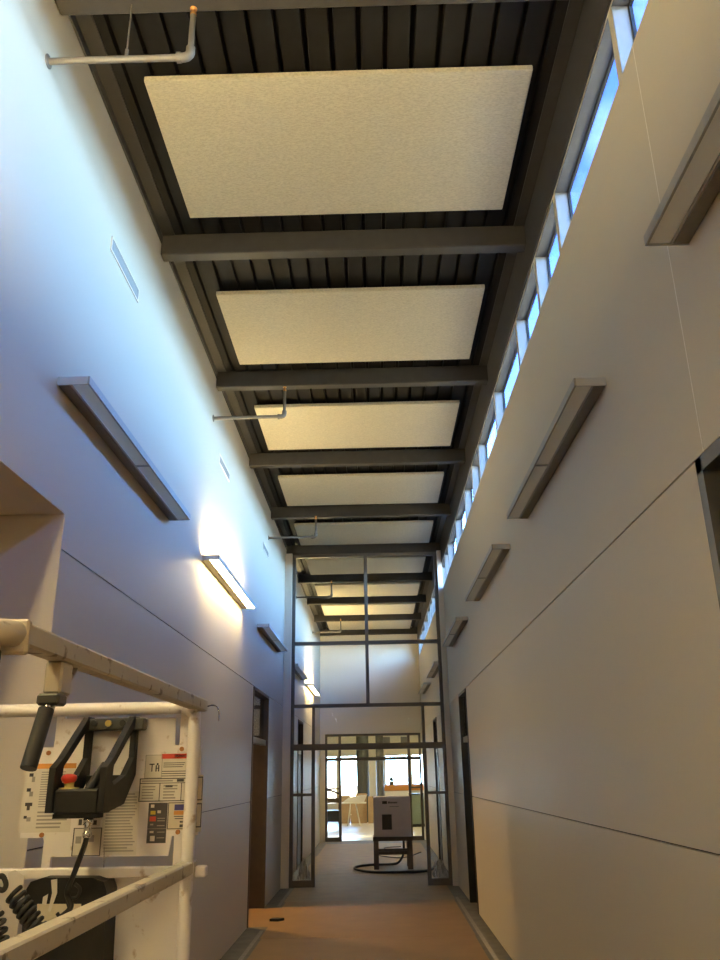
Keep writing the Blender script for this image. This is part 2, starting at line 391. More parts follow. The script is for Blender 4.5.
doorway(5, XR, 1, 1.70, 2.79, 2.69, mat('grey_door_frame', (0.07, 0.07, 0.072), 0.45, var=0.1), BLACKF, leaf=True)

# ------------------------------------------------------------------ clerestory windows
for i, (a, b) in enumerate(WINS):
    x0, x1 = XR + .08, XR + .096; t = .016; e = .001
    f = MB().box(x0, x1, a + e, a + t, SILL + e, HEAD - e).box(x0, x1, b - t, b - e, SILL + e, HEAD - e).box(x0, x1, a + t, b - t, SILL + e, SILL + t).box(x0, x1, a + t, b - t, HEAD - t, HEAD - e)
    o = struct(f.build('window_%d' % (i + 1), BLACKF))
    MB().box(x0 + .005, x0 + .011, a + t, b - t, SILL + t, HEAD - t).build('pane', WIN, o)
    MB().box(XR + .001, x0 - .001, a + e, b - e, HEAD - .004, HEAD - .0005).build('added_head_liner', LINER, o)  # sheet added to darken the brightly lit window head
    MB().box(XR + .001, x0 - .001, b - .004, b - .0005, SILL + e, HEAD - .005).box(XR + .001, x0 - .001, a + .0005, a + .004, SILL + e, HEAD - .005).build('added_jamb_liner', LINERJ, o)  # sheets added to tone down the bright jambs

# ------------------------------------------------------------------ beams, ceiling panels
ORD = ['nearest the camera', 'second from the camera', 'third from the camera', 'fourth from the camera', 'fifth from the camera, above the glazed screen',
       'sixth from the camera, just past the glazed screen', 'seventh from the camera', 'eighth from the camera', 'ninth from the camera', 'tenth from the camera, against the far wall']
bm_me = MB().box(XL + .003, XR - .003, 0, .10, 5.30, ZD - .002, 0, .008).mesh('roof_beam', STEEL)
vis = [y for y in BEAMS if y > 2.5]
for y in BEAMS:
    o = link('roof_beam', bm_me); o.location = (0, y, 0)
    k = vis.index(y) if y in vis else None
    tag(o, 'dark grey steel roof beam spanning wall to wall, ' + ORD[k] if k is not None else 'dark grey steel roof beam behind the camera', 'beam', 'steel roof beams')
pan_me = MB().box(-1.255, 0.975, 0, 1.22, 5.39, 5.428, 0, .004).mesh('ceiling_panel', TECTUM)
hang_me = MB()
for hx in (-1.0, -.3, .35, .75): hang_me.tube([(hx, .12, 5.42), (hx, .12, ZD + .002)], .003, 6).tube([(hx, 1.1, 5.42), (hx, 1.1, ZD + .002)], .003, 6)
hang_me = hang_me.mesh('hanger_wire', ALU)
PORD = ['largest and nearest in view', 'second from the camera', 'third from the camera', 'fourth from the camera', 'fifth from the camera, just before the glazed screen',
        'sixth, first beyond the glazed screen', 'seventh, second beyond the glazed screen', 'eighth, third beyond the glazed screen', 'ninth and smallest, next to the far wall']
PY = [3.55 + 2.205 * k for k in range(-4, 9)] ; PY = [y for y in PY if y + 1.25 < YE]
pv = [y for y in PY if y > 3]
for y in PY:
    t = thing('ceiling_panel', 'beige wood-fibre acoustic panel hung under the roof deck, ' + PORD[pv.index(y)] if y in pv else 'beige wood-fibre acoustic panel behind the camera', 'ceiling panel', (0, y, 5.39), 'acoustic ceiling panels')
    for nme, me in (('board', pan_me), ('hanger_wire', hang_me)):
        c = bpy.data.objects.new(nme, me); COL.objects.link(c); c.parent = t; c.location = (0, 0, -5.39)

# ------------------------------------------------------------------ wall lights
def wall_light(x, sgn, y0, L, lit, label, on=LENS_ON, up=LENS_UP):
    """sgn +1: body grows towards +x (left wall)"""
    t = thing('wall_light', label, 'wall light', (x, y0, 3.46), 'linear wall lights'); D = .162; z0, z1 = 3.462, 3.50
    X = lambda a: x + sgn * a
    y1 = y0 + L
    MB().box(X(.001), X(.062), y0 + .006, y1 - .006, z0 - .004, z1, 0, .004).build('housing', ALU_D, t)
    f = MB().box(X(D - .010), X(D), y0, y1, z0 - .002, z1 + .002)
    for ya in (y0, y1 - .006): MB().box(X(.0005), X(D - .01), ya, ya + .006, z0 - .004, z1 + .002).build('end_cap', ENDCAP, t)
    f.box(X(.062), X(.070), y0 + .006, y1 - .006, z0 - .001, z0 + .008)
    f.build('frame', ALU, t)
    ym = (y0 + y1) / 2
    MB().box(X(.062), X(D - .01), ym - .008, ym + .008, z0 - .001, z1).build('divider', ALU, t)
    for a, b in ((y0 + .006, ym - .008), (ym + .008, y1 - .006)):
        (MB().box(X(.070), X(D - .011), a, b, z0 + .003, z0 + .007) if lit else MB()._add([(X(.070), a, z0 + .005), (X(D - .011), a, z0 + .005), (X(D - .011), b, z0 + .005), (X(.070), b, z0 + .005)], [(0, 1, 2, 3)])).build('lens', on if lit else LENS, t)
        if lit: MB().box(X(.062), X(D - .011), a, b, z1 - .008, z1 - .004).build('top_lens', up, t)
    return t
wall_light(XL, 1, 0.05, 2.28, True, 'lit wall light on the left wall beside the camera', BOOST_ON, BOOST_UP)
wall_light(XL, 1, -3.45, 2.28, True, 'added lit wall light for warm fill on the left wall behind the camera', BOOST_ON, BOOST_UP)  # unseen fixture added to warm the hall
wall_light(XL, 1, 3.55, 2.28, False, 'unlit wall light on the left wall above the lift')
wall_light(XL, 1, 7.02, 2.28, True, 'glowing wall light on the left wall, the brightest in view')
wall_light(XL, 1, 10.55, 2.28, False, 'unlit wall light on the left wall above the left doorway')
wall_light(XL, 1, 14.6, 2.28, False, 'unlit wall light on the left wall just behind the glazed screen')
wall_light(XL, 1, 18.0, 2.28, True, 'glowing wall light on the far left wall behind the glazed screen', BOOST_ON, BOOST_UP)
wall_light(XR, -1, -3.3, 2.28, True, 'added lit wall light for warm fill on the right wall behind the camera', BOOST_ON, BOOST_UP)  # unseen fixture added as warm fill on lift and alcove
wall_light(XR, -1, 0.27, 2.28, False, 'unlit wall light at the right edge, nearest on the right wall')
wall_light(XR, -1, 3.70, 2.28, False, 'unlit wall light second from the camera on the right wall')
wall_light(XR, -1, 6.86, 2.28, False, 'unlit wall light third from the camera on the right wall')
wall_light(XR, -1, 10.35, 2.28, False, 'unlit wall light on the right wall just before the glazed screen')
wall_light(XR, -1, 14.7, 2.28, False, 'unlit wall light on the right wall just behind the glazed screen')
wall_light(XR, -1, 18.2, 2.28, False, 'unlit wall light on the far right wall near the end wall')

# ------------------------------------------------------------------ vents and sprinkler pipes
for y0, lab in ((4.06, 'grey wall vent above the nearest left wall light'), (7.60, 'grey wall vent above the glowing left wall light'), (10.92, 'grey wall vent just before the glazed screen')):
    t = thing('wall_vent', lab, 'vent', (XL, y0, 4.62), 'wall vents'); L, z0, z1 = .585, 4.62, 4.72
    MB().box(XL + .0005, XL + .008, y0, y0 + L, z0, z0 + .012).box(XL + .0005, XL + .008, y0, y0 + L, z1 - .012, z1).box(XL + .0005, XL + .008, y0, y0 + .012, z0 + .012, z1 - .012).box(XL + .0005, XL + .008, y0 + L - .012, y0 + L, z0 + .012, z1 - .012).build('frame', PAINT_W, t)
    MB().box(XL + .0005, XL + .001, y0 + .012, y0 + L - .012, z0 + .012, z1 - .012).build('backing', VENT, t)
    me = MB().prism([(XL + .0012, -.009), (XL + .0022, -.009), (XL + .0072, 0), (XL + .0062, 0)], 'y', y0 + .012, y0 + L - .012).mesh('louver', VENT)
    for k in range(6):
        o = link('louver', me, t); o.location = (0, 0, z0 + .025 + k * .0112)
for y, lab in ((2.99, 'grey sprinkler pipe with elbow, largest, at the top left'), (7.22, 'grey sprinkler pipe under the third ceiling panel'), (11.5, 'grey sprinkler pipe just before the glazed screen'),
               (15.8, 'grey sprinkler pipe just beyond the glazed screen'), (20.0, 'grey sprinkler pipe near the far wall')):
    t = thing('sprinkler_pipe', lab, 'pipe', (XL, y, 4.94), 'sprinkler pipes'); r = .017; xe = -.84
    MB().tube([(XL - .005, y, 4.94), (xe - .02, y, 4.94)], r, 12).build('branch_pipe', PIPE, t)
    e = MB().tube([(xe - .055, y, 4.94), (xe - .03, y, 4.94), (xe - .012, y, 4.946), (xe - .003, y, 4.957), (xe, y, 4.975), (xe, y, 5.0)], r + .006, 12)
    e.tube([(xe - .065, y, 4.94), (xe - .045, y, 4.94)], r + .010, 12)
    e.build('elbow', PIPE, t)
    MB().tube([(xe, y, 4.98), (xe, y, 5.215)], r - .002, 12).build('riser', PIPE, t)
    MB().lathe([(.012, 5.21), (.016, 5.215), (.016, 5.23), (.009, 5.235), (.009, 5.255), (.018, 5.256), (.018, 5.26)], (xe, y, 0)).build('sprinkler_head', BRASS, t)
    MB().lathe([(.035, 0), (.035, .006), (.02, .010)], (XL, y, 4.94), 'x').build('escutcheon', PIPE, t)
    if y < 3: MB().tube([(-1.155, y, 4.94 + r - .004), (-1.155, y, 5.302)], .004, 6).tube([(-1.155, y - .0, 4.955), (-1.155, y, 5.0)], .009, 8).build('hanger_rod', PIPE, t)

# ------------------------------------------------------------------ glazed screen across the hall
def screen(name, label, Y, xs, zs_top, M, parts, panes, dep=.06):
    t = thing(name, label, 'glazed screen', ((xs[0] + xs[1]) / 2, Y, 0))
    for nme, (x0, x1, z0, z1) in parts: MB().box(x0, x1, Y - dep / 2, Y + dep / 2, z0, z1).build(nme, M, t)
    for (x0, x1, z0, z1) in panes: MB().box(x0, x1, Y - .003, Y + .003, z0, z1).build('pane', PANE, t)
    return t
YG = 13.90; a, b = -1.42, 1.115; h = .028
JL_, JR_ = -1.045, 0.765; cm = -0.14
parts = [('side_post', (a, a + .055, 0, 5.30)), ('side_post', (b - .055, b, 0, 5.30)),
         ('head_rail', (a + .055, b - .055, 5.24, 5.30)), ('transom_rail', (a + .055, b - .055, 3.71, 3.765)), ('transom_rail', (a + .055, b - .055, 2.68, 2.735)),
         ('door_head', (a + .055, b - .055, 2.01, 2.105)),
         ('centre_mullion', (cm - h, cm + h, 2.735, 3.71)), ('centre_mullion', (cm - h, cm + h, 3.765, 5.24)),
         ('door_jamb', (JL_ - h, JL_ + h, 0, 2.01)), ('door_jamb', (JR_ - h, JR_ + h, 0, 2.01)),
         ('upper_jamb', (JL_ - h * .8, JL_ + h * .8, 2.105, 2.68)), ('upper_jamb', (JR_ - h * .8, JR_ + h * .8, 2.105, 2.68)),
         ('sidelight_rail', (a + .055, JL_ - h, 1.315, 1.355)), ('sidelight_rail', (JR_ + h, b - .055, 1.315, 1.355)),
         ('bottom_rail', (a + .055, JL_ - h, 0, .10)), ('bottom_rail', (JR_ + h, b - .055, 0, .10))]
panes = [(a + .055, cm - h, 3.765, 5.24), (cm + h, b - .055, 3.765, 5.24), (a + .055, cm - h, 2.735, 3.71), (cm + h, b - .055, 2.735, 3.71),
         (a + .055, JL_ - h, 2.105, 2.68), (JL_ + h, JR_ - h, 2.105, 2.68), (JR_ + h, b - .055, 2.105, 2.68),
         (a + .055, JL_ - h, 1.355, 2.01), (JR_ + h, b - .055, 1.355, 2.01), (a + .055, JL_ - h, .10, 1.315), (JR_ + h, b - .055, .10, 1.315)]
screen('glazed_screen', 'tall bronze-framed glazed screen with an open doorway crossing the hall', YG, (a, b), 5.3, BRONZE, parts, panes, .09)
struct(MB().box(XL, a, YG - .12, YG + .12, 0, 5.30).build('trim_3', PAINT_W))
struct(MB().box(b, XR, YG - .12, YG + .12, 0, 5.30).build('trim_4', PAINT_W))

# far entrance frame
Y2 = YE + .09; a, b = EX0, EX1 - .03; g = .035
vx = [-1.015, 0.84]
parts = [('side_post', (a, a + .06, 0, 2.66)), ('side_post', (b - .06, b, 0, 2.66)), ('head_rail', (a + .06, b - .06, 2.60, 2.66)),
         ('door_head', (a + .06, b - .06, 1.97, 2.06))]
for v in vx: parts += [('door_jamb', (v - g, v + g, 0, 1.97)), ('upper_jamb', (v - g, v + g, 2.06, 2.60))]
parts += [('sidelight_rail', (a + .06, vx[0] - g, 1.26, 1.30)), ('sidelight_rail', (vx[1] + g, b - .06, 1.26, 1.30)),
          ('bottom_rail', (a + .06, vx[0] - g, 0, .10)), ('bottom_rail', (vx[1] + g, b - .06, 0, .10))]
panes = []
for (p0, p1) in ((a + .06, vx[0] - g), (vx[0] + g, vx[1] - g), (vx[1] + g, b - .06)): panes.append((p0, p1, 2.06, 2.60))
for (p0, p1) in ((a + .06, vx[0] - g), (vx[1] + g, b - .06)): panes += [(p0, p1, 1.30, 1.97), (p0, p1, .10, 1.26)]
screen('entrance_frame', 'dark-framed glazed entrance in the far end wall', Y2, (a, b), 2.63, BRONZE, parts, panes, .09)

# ------------------------------------------------------------------ the bright room beyond
RX0, RX1, RY0, RY1, RZ = -6.0, 6.0, YE + .18, 34.0, 3.5
WB = [(-2.35, -1.62, .55, 2.35), (-1.52, -0.50, .55, 2.35), (0.28, 1.20, 1.22, 2.35), (1.32, 2.6, 1.22, 2.35)]
q = MB()
for (c0, c1, d0, d1) in cells((RX0, RX1), (0, RZ), WB): q.box(c0, c1, RY1, RY1 + .2, d0, d1)
struct(q.build('wall_far_room', CREAM))
struct(MB().box(RX0 - .2, RX0, RY0, RY1 + .2, 0, RZ).build('wall_far_room_left', CREAM))
struct(MB().box(RX1, RX1 + .2, RY0, RY1 + .2, 0, RZ).build('wall_far_room_right', CREAM))
struct(MB().box(RX0, XL - TW, RY0 - .18, RY0, 0, RZ).box(XR + TW, RX1, RY0 - .18, RY0, 0, RZ).build('wall_far_room_front', CREAM))
struct(MB().box(RX0 - .2, RX1 + .2, RY0 + .03, RY1 + .2, RZ, RZ + .1).build('ceiling_far_room', CREAM))
struct(MB().box(RX0, RX1, RY0, RY1, 0.0002, 0.004).build('floor_far_room', TILE))
for i, (c0, c1, d0, d1) in enumerate(WB):
    f = MB().box(c0, c0 + .04, RY1 + .05, RY1 + .1, d0, d1).box(c1 - .04, c1, RY1 + .05, RY1 + .1, d0, d1).box(c0 + .04, c1 - .04, RY1 + .05, RY1 + .1, d0, d0 + .04).box(c0 + .04, c1 - .04, RY1 + .05, RY1 + .1, d1 - .04, d1)
    o = struct(f.build('window_%d' % (len(WINS) + 1 + i), WHITE))
    MB().box(c0 + .04, c1 - .04, RY1 + .07, RY1 + .075, d0 + .04, d1 - .04).build('pane', PANE, o)
for i, (lx, ly) in enumerate(((-3, 25.2), (0, 25.2), (3, 25.2), (-3, 30.5), (0, 30.5), (3, 30.5))):  # invented lamps that turn the far room walls bright cream
    t = thing('added_ceiling_light', 'added ceiling light brightening the far room, ' + ('left', 'middle', 'right')[i % 3] + (' of the row near the entrance' if i < 3 else ' of the row near the far windows'), 'ceiling light', (lx, ly, RZ), 'added ceiling lights of the far room')
    MB().box(lx - .62, lx + .62, ly - .32, ly + .32, RZ - .05, RZ - .001, 0, .01).build('frame', WHITE, t)
    if 'added_far_lamp' not in MATS: emis('added_far_lamp', (1.0, 0.84, 0.50), 20.0)
    MB().box(lx - .58, lx + .58, ly - .28, ly + .28, RZ - .056, RZ - .05).build('diffuser', MATS['added_far_lamp'], t)
for i, (gx,) in enumerate(((0.35,), (1.10,))):
    t = tag(MB().box(gx - .16, gx + .16, RY1 - .02, RY1 - .001, 2.78, 3.02, 0, .005).build('wall_grille', VENT), 'small grey grille high on the far wall, ' + ('left one' if i == 0 else 'right one'), 'vent')

def column(x, y, r, M, label):
    t = thing('round_column', label, 'column', (x, y, 0.004))
    MB().lathe([(r * 1.08, .004), (r * 1.08, .12), (r, .13), (r, RZ)], (x, y, 0), n=28).build('shaft', M, t)
    MB().lathe([(r * 1.10, RZ - .16), (r * 1.10, RZ - .001)], (x, y, 0), n=28).build('capital', M, t)
column(-0.56, 31.75, .23, COLUMN, 'dark round column in the far room behind the cardboard')
column(0.08, 32.6, .15, COLUMN2, 'grey slimmer round column in the far room left of the orange counter')

# far-room furniture
t = thing('service_counter', 'orange-topped counter under the right far window', 'counter', (.9, 33.4, 0.004))
MB().box(.25, 2.4, 33.05, 33.95, .004, 1.02).build('body', WHITE, t)
MB().box(.20, 2.45, 33.0, 33.97, 1.02, 1.22, 0, .02).build('countertop', ORANGE, t)
t = thing('green_cabinet', 'grey-green metal cabinet in the far room at right', 'cabinet', (1.36, 28.6, .004))
MB().box(1.02, 1.70, 28.4, 28.9, .09, 0.98).build('body', GREENC, t)
MB().box(1.04, 1.35, 28.385, 28.4, .12, .95).build('door', GREENC, t); MB().box(1.37, 1.68, 28.385, 28.4, .12, .95).build('door', GREENC, t)
MB().box(1.02, 1.70, 28.42, 28.9, .004, .09).build('plinth', BLACKF, t)
MB().box(1.0, 1.72, 28.38, 28.92, .98, 1.01).build('top', BLACKF, t)
t = thing('folding_table', 'white folding table with splayed legs in the far room', 'table', (-.85, 29.6, .004))
MB().box(-1.32, -.42, 29.3, 29.9, .70, .735, 0, .01).build('tabletop', WHITE, t)
for (sx, sy) in ((-1.12, 29.4), (-.62, 29.4), (-1.12, 29.8), (-.62, 29.8)):
    MB().tube([(sx + (.16 if sx < -.85 else -.16), sy, .70), (sx + (.06 if sx < -.85 else -.02), sy, .004)], .017, 8).build('leg', WHITE, t)
MB().tube([(-.95, 29.4, .35), (-.95, 29.8, .35)], .012, 8).build('stretcher', WHITE, t)
tag(MB().prism([(-1.25, .736), (-.5, .736), (-.38, .98), (-1.0, .90)], 'y', 29.62, 29.66).build('white_sheet', WHITE), 'white board leaning up on the folding table', 'board')
for i, (x0, x1, hh, yy, lab) in enumerate(((-1.45, -1.02, .92, 31.0, 'leftmost cardboard sheet leaning behind the folding table'), (-1.0, -.55, .78, 30.9, 'low cardboard sheet leaning behind the folding table legs'),
                                           (-.82, -.42, .98, 31.05, 'tall brown cardboard sheet leaning against the dark column'), (-.38, .05, .88, 30.9, 'rightmost cardboard sheet, beside the white box'))):
    p = MB(); p.prism([(yy, .004), (yy + .03, .004), (yy + .23, hh), (yy + .20, hh)], 'x', x0, x1)
    tag(p.build('cardboard_sheet', CARD), lab, 'cardboard', 'leaning cardboard')
t = thing('tool_cart', 'dark tool cart behind the left sidelight of the far entrance', 'cart', (-1.55, 28.2, .004))
MB().box(-1.95, -1.22, 27.95, 28.5, .22, .55, 0, .02).build('lower_tray', BLACKF, t); MB().box(-1.95, -1.22, 27.95, 28.5, .78, .92, 0, .02).build('upper_tray', BROWN, t)
for (lx, ly) in ((-1.93, 27.97), (-1.24, 27.97), (-1.93, 28.48), (-1.24, 28.48)):
    lg = MB().tube([(lx, ly, .08), (lx, ly, .95)], .015, 8).build('leg', BLACKF, t); MB().lathe([(.045, -.015), (.045, .015)], (lx, ly, .049), 'x').build('caster', RUB, lg)
MB().tube([(-1.9, 27.93, .95), (-1.85, 27.85, 1.12), (-1.55, 27.83, 1.16), (-1.25, 27.85, 1.05)], .03, 8).build('hose', RUB, t)
t = thing('potted_plant', 'dark bushy plant on the orange counter behind the white box', 'plant', (.52, 33.3, 1.22))
MB().lathe([(.07, 1.221), (.10, 1.36), (.09, 1.36)], (.52, 33.3, 0)).build('pot', BROWN, t)
LEAF = mat('leaf_dark', (0.05, 0.06, 0.02), 0.6, var=0.3)
lf = MB()
for k in range(46):
    an = random.uniform(0, 6.28); e_ = random.uniform(.1, 1.4); L = random.uniform(.15, .3); c = Vector((.52, 33.3, 1.36))
    dv = Vector((math.cos(an) * math.cos(e_), math.sin(an) * math.cos(e_), math.sin(e_) * .8)); sd = dv.cross(Vector((0, 0, 1))).normalized() * .03
    p0, p1, p2 = c, c + dv * L * .6, c + dv * L
    lf._add([p0, p1 + sd, p2, p1 - sd], [(0, 1, 2, 3)], 0)
f_ = lf.build('foliage', LEAF, t); f_['kind'] = 'stuff'

# ------------------------------------------------------------------ carton on a timber stand, hose
t = thing('timber_stand', 'dark timber stand carrying the white carton beyond the glazed screen', 'stand', (.24, 16.4, .003))
SX0, SX1, SY0, SY1, SZ = -.11, .60, 16.15, 16.75, .545
MB().box(SX0 - .01, SX1 + .01, SY0 - .01, SY1 + .01, SZ - .07, SZ, 0, .004).build('top_frame', WOODD, t)
for lx in (SX0, SX1 - .09):
    for ly in (SY0, SY1 - .09): MB().box(lx, lx + .09, ly, ly + .09, .003, SZ - .07, 0, .004).build('leg', WOODD, t)
for ly in (SY0 + .02, SY1 - .06): MB().box(SX0 + .09, SX1 - .09, ly, ly + .04, .245, .305).build('stretcher', WOODD, t)
t = thing('carton', 'white printed carton on the timber stand', 'carton', (.24, 16.45, SZ))
c0, c1, cy = -.10, .59, 16.17
b = MB().box(c0, c1, cy, cy + .5, SZ, 1.225, 0, .006)
b.build('box_body', BOXW, t)
pr = MB()
def logo(x0, x1, z0, z1): pr.box(x0, x1, cy - .0015, cy + .001, z0, z1)
logo(.065, .155, 1.105, 1.155)
xx = .175
for wdt in (.035, .022, .026, .024, .026, .022, .020): logo(xx, xx + wdt - .006, 1.112, 1.112 + (.034 if wdt > .03 else .027)); xx += wdt
logo(.20, .37, 1.055, 1.061)
pr.build('printed_logo', INK, t)
MB().box(.055, .235, cy - .0015, cy + .001, .665, .925).build('printed_panel', INK, t)
MB().box(.24, .25, cy - .002, cy + .502, 1.2255, 1.2262).build('carton_tape', STY, t)
def smooth(pts, n=8):
    P = [Vector(p) for p in pts]; res = []
    for i in range(len(P) - 1):
        p0, p1, p2, p3 = P[max(i - 1, 0)], P[i], P[i + 1], P[min(i + 2, len(P) - 1)]
        for k in range(n):
            s = k / n; res.append(.5 * ((2 * p1) + (-p0 + p2) * s + (2 * p0 - 5 * p1 + 4 * p2 - p3) * s * s + (-p0 + 3 * p1 - 3 * p2 + p3) * s ** 3))
    return res + [P[-1]]
z = .024
tag(MB().tube(smooth([(.46, 16.9, .42), (.45, 16.9, .2), (.36, 16.88, .06), (.22, 16.86, z), (-.15, 16.82, z), (-.42, 16.55, z), (-.44, 16.1, z), (-.15, 15.62, z), (.25, 15.52, z), (.65, 15.56, z), (.92, 15.9, z), (1.08, 17.2, z)]), .021, 8).build('hose', RUB),
    'black hose looped on the floor around the timber stand', 'hose')
tag(MB().tube(smooth([(.5, 20.9, .012), (.1, 20.6, .012), (.35, 19.6, .012), (-.1, 19.0, .012), (.45, 18.2, .012), (.9, 19.4, .012)]), .008, 6).build('cord', RUB), 'thin black cord on the floor behind the timber stand', 'cord')
def crumple(name, x, y, r, hh, M, label):
    b = MB(); n = 14; vs = []
    for j in range(n + 1):
        for i in range(n + 1):
            u, v = i / n * 2 - 1, j / n * 2 - 1; e_ = max(0, 1 - u * u) * max(0, 1 - v * v)
            vs.append((x + u * r * .5, y + v * r * 1.6, .004 + hh * e_ * random.uniform(.25, 1)))
    b._add(vs, [(j * (n + 1) + i, j * (n + 1) + i + 1, (j + 1) * (n + 1) + i + 1, (j + 1) * (n + 1) + i) for j in range(n) for i in range(n)])
    return tag(b.build(name, M), label, 'plastic film')
crumple('plastic_film', 1.02, 15.1, .26, .30, PLASTIC, 'crumpled clear plastic film on the floor behind the right sidelight')
crumple('plastic_film', -1.26, 14.7, .22, .38, PLASTIC, 'crumpled clear plastic film on the floor behind the left sidelight')
tag(MB().prism([(-1.33, 10.80), (-1.22, 10.78), (-1.16, 10.86), (-1.25, 10.90), (-1.31, 10.88)], 'z', .0042, .03).build('debris_scrap', RUB), 'small dark scrap on the paper by the left doorway', 'scrap')

# warm lamp in the room behind the left doorway
t = thing('work_lamp', 'work lamp inside the room behind the left doorway', 'lamp', (-3.1, 11.7, 0))
MB().lathe([(.16, 0.0005), (.16, .02), (.015, .03), (.015, 2.2)], (-3.1, 11.7, 0)).build('stand', BLACKF, t)
emis('bulb_glow', (1.0, 0.60, 0.22), 1500.0)
_b = Vector((-3.1, 11.7, 2.30)); _d = (Vector((-0.9, 10.9, 0)) - _b).normalized()
MB().lathe([(.02, 2.225), (.06, 2.25), (.075, 2.30), (.05, 2.345), (.01, 2.36)], (-3.1, 11.7, 0)).build('bulb', MATS['bulb_glow'], t)
MB().tube([_b - _d * .11, _b, _b + _d * .20], .10, 20, 0, False, .15).tube([_b - _d * .112, _b - _d * .108], .10, 20).build('reflector', BLACKF, t)

# ------------------------------------------------------------------ the access lift
L = thing('access_lift', 'white personnel lift platform with control panel at the left', 'lift', (-.94, 1.95, 0))
RXr, RXl, LY0, LY1, DK = -.567, -1.30, 1.25, 2.61, .74
hs = .0185
# rails (box tube) along the right side, run from the near corner to the end frame
MB().box(RXr - hs, RXr + hs, LY0 + .02, LY1 + .10, 1.829, 1.866, 0, .004).build('top_rail', LIFTT, L)
MB().box(RXr - hs, RXr + hs, LY0 + .02, LY1 + .06, 1.362, 1.398, 0, .004).build('mid_rail', LIFTT, L)
MB().box(RXl - hs, RXl + hs, LY0 + .02, LY1 - .02, 1.829, 1.866, 0, .004).build('top_rail', LIFTT, L)
MB().box(RXl - hs, RXl + hs, LY0 + .02, LY1 - .02, 1.362, 1.398, 0, .004).build('mid_rail', LIFTT, L)
# near corner: rail turned across the entry end, with a collar and black pad
cn = MB().tube(smooth([(RXr, LY0 + .03, 1.8475), (RXr - .008, LY0 + .0, 1.846), (RXr - .05, LY0 - .03, 1.845), (RXr - .12, LY0 - .035, 1.845), (RXl + .12, LY0 - .035, 1.845), (RXl, LY0 + .03, 1.8475)], 6), .021, 12)
cn.build('entry_rail', LIFTT, L)
MB().box(RXr - .022, RXr + .022, LY0 + .015, LY0 + .03, 1.815, 1.870, 0, .004).build('collar', LIFTT, L)
MB().box(RXr - .10, RXr - .012, LY0 - .02, LY0 + .012, 1.795, 1.824, 0, .006).build('rubber_pad', RUB, L)
for px_, py_ in ((RXl, LY0 + .02), (RXl + .22, LY0 - .055)):
    MB().box(px_ - hs, px_ + hs, py_, py_ + .037, DK, 1.829).build('corner_post', LIFTW, L)
# drop handle with a black grip hung from the rail
hx, hy = RXr - .005, 1.475
hd = MB().box(hx - .016, hx + .016, hy - .022, hy + .030, 1.772, 1.829, 0, .004).build('handle_bracket', LIFTT, L)
MB().box(hx - .020, hx + .020, hy - .036, hy + .005, 1.752, 1.772, 0, .004).build('handle_clamp', GREYP, L)
MB().tube([(hx, hy - .018, 1.76), (hx - .002, hy - .03, 1.735)], .011, 10).build('handle_stem', CHROME, L)
MB().tube([(hx - .002, hy - .03, 1.745), (hx - .006, hy - .068, 1.648)], .0135, 14).build('handle_grip', RUB, L)
MB().tube(smooth([(hx, hy + .03, 1.80), (hx, hy + .05, 1.80), (hx, hy + .075, 1.815), (hx, hy + .085, 1.832)]), .005, 6).build('latch_loop', LIFTT, L)
# end frame
tp = .0195
MB().tube(smooth([(RXr, LY1, DK), (RXr, LY1, 1.0), (RXr, LY1, 1.4), (RXr, LY1, 1.78), (RXr - .006, LY1, 1.815), (RXr - .035, LY1, 1.834), (RXr - .10, LY1, 1.835), (RXl + .10, LY1, 1.835), (RXl + .035, LY1, 1.834), (RXl + .006, LY1, 1.815), (RXl, LY1, 1.78), (RXl, LY1, 1.0), (RXl, LY1, DK)], 5), tp, 14).build('end_frame', LIFTW, L)
MB().box(RXl + .01, RXr - .01, LY1 - .016, LY1 + .016, 1.357, 1.385, 0, .003).build('end_mid_rail', LIFTW, L)
MB().box(RXr + .018, RXr + .05, LY1 + .02, LY1 + .06, 1.352, 1.382, 0, .004).build('rail_stub', LIFTW, L)
for px_ in (55, 181.5):
    xx = onY(px_, 740, LY1)[0]
    MB().box(xx - .013, xx + .013, LY1 + .031, LY1 + .045, 1.37, 1.85).build('panel_upright', LIFTW, L)
# control panel plate
YP = LY1 + .024
def P2(pts, Y): return [(onY(x, y, Y)[0], onY(x, y, Y)[2]) for x, y in pts]
plate = P2([(20, 838), (43, 838), (47, 857), (168, 856), (172, 836), (198, 835), (201, 746), (175, 745), (176, 718), (62, 719), (60, 747), (31, 748)], YP)
cp = MB().prism(plate, 'y', YP, YP + .006).build('control_panel', LIFTW, L)
def bolt(px, py):
    c = onY(px, py, YP); MB().lathe([(.007, -.006), (.007, 0.001), (.004, .002)], c, 'y', 8).build('bolt', RUST, cp)
for p in ((49, 753), (182, 749), (42, 835), (178, 832)): bolt(*p)
def sticker(name, r, base, items, d=.0008):
    """r: pixel box on the panel plane; items: (u0,u1,v0,v1,material) in 0..1 of that box"""
    (xa, za), (xb, zb) = P2([(r[0], r[1]), (r[2], r[3])], YP); za, zb = max(za, zb), min(za, zb)
    mats = [base]; b = MB().box(xa, xb, YP - d, YP - .0001, zb, za)
    for (u0, u1, v0, v1, M) in items:
        if M not in mats: mats.append(M)
        b.box(xa + (xb - xa) * u0, xa + (xb - xa) * u1, YP - d - .0005, YP - d + .0001, za - (za - zb) * v0, za - (za - zb) * v1, mats.index(M))
    return b.build(name, mats, cp)
def lines(u0, u1, v0, v1, n, M, f=.5, jag=.25):
    st = (v1 - v0) / n
    return [(u0, u1 - random.uniform(0, jag) * (u1 - u0), v0 + k * st, v0 + k * st + st * f, M) for k in range(n)]
def frame(u0, u1, v0, v1, t_u, t_v, M): return [(u0, u1, v0, v0 + t_v, M), (u0, u1, v1 - t_v, v1, M), (u0, u0 + t_u, v0, v1, M), (u1 - t_u, u1, v0, v1, M)]
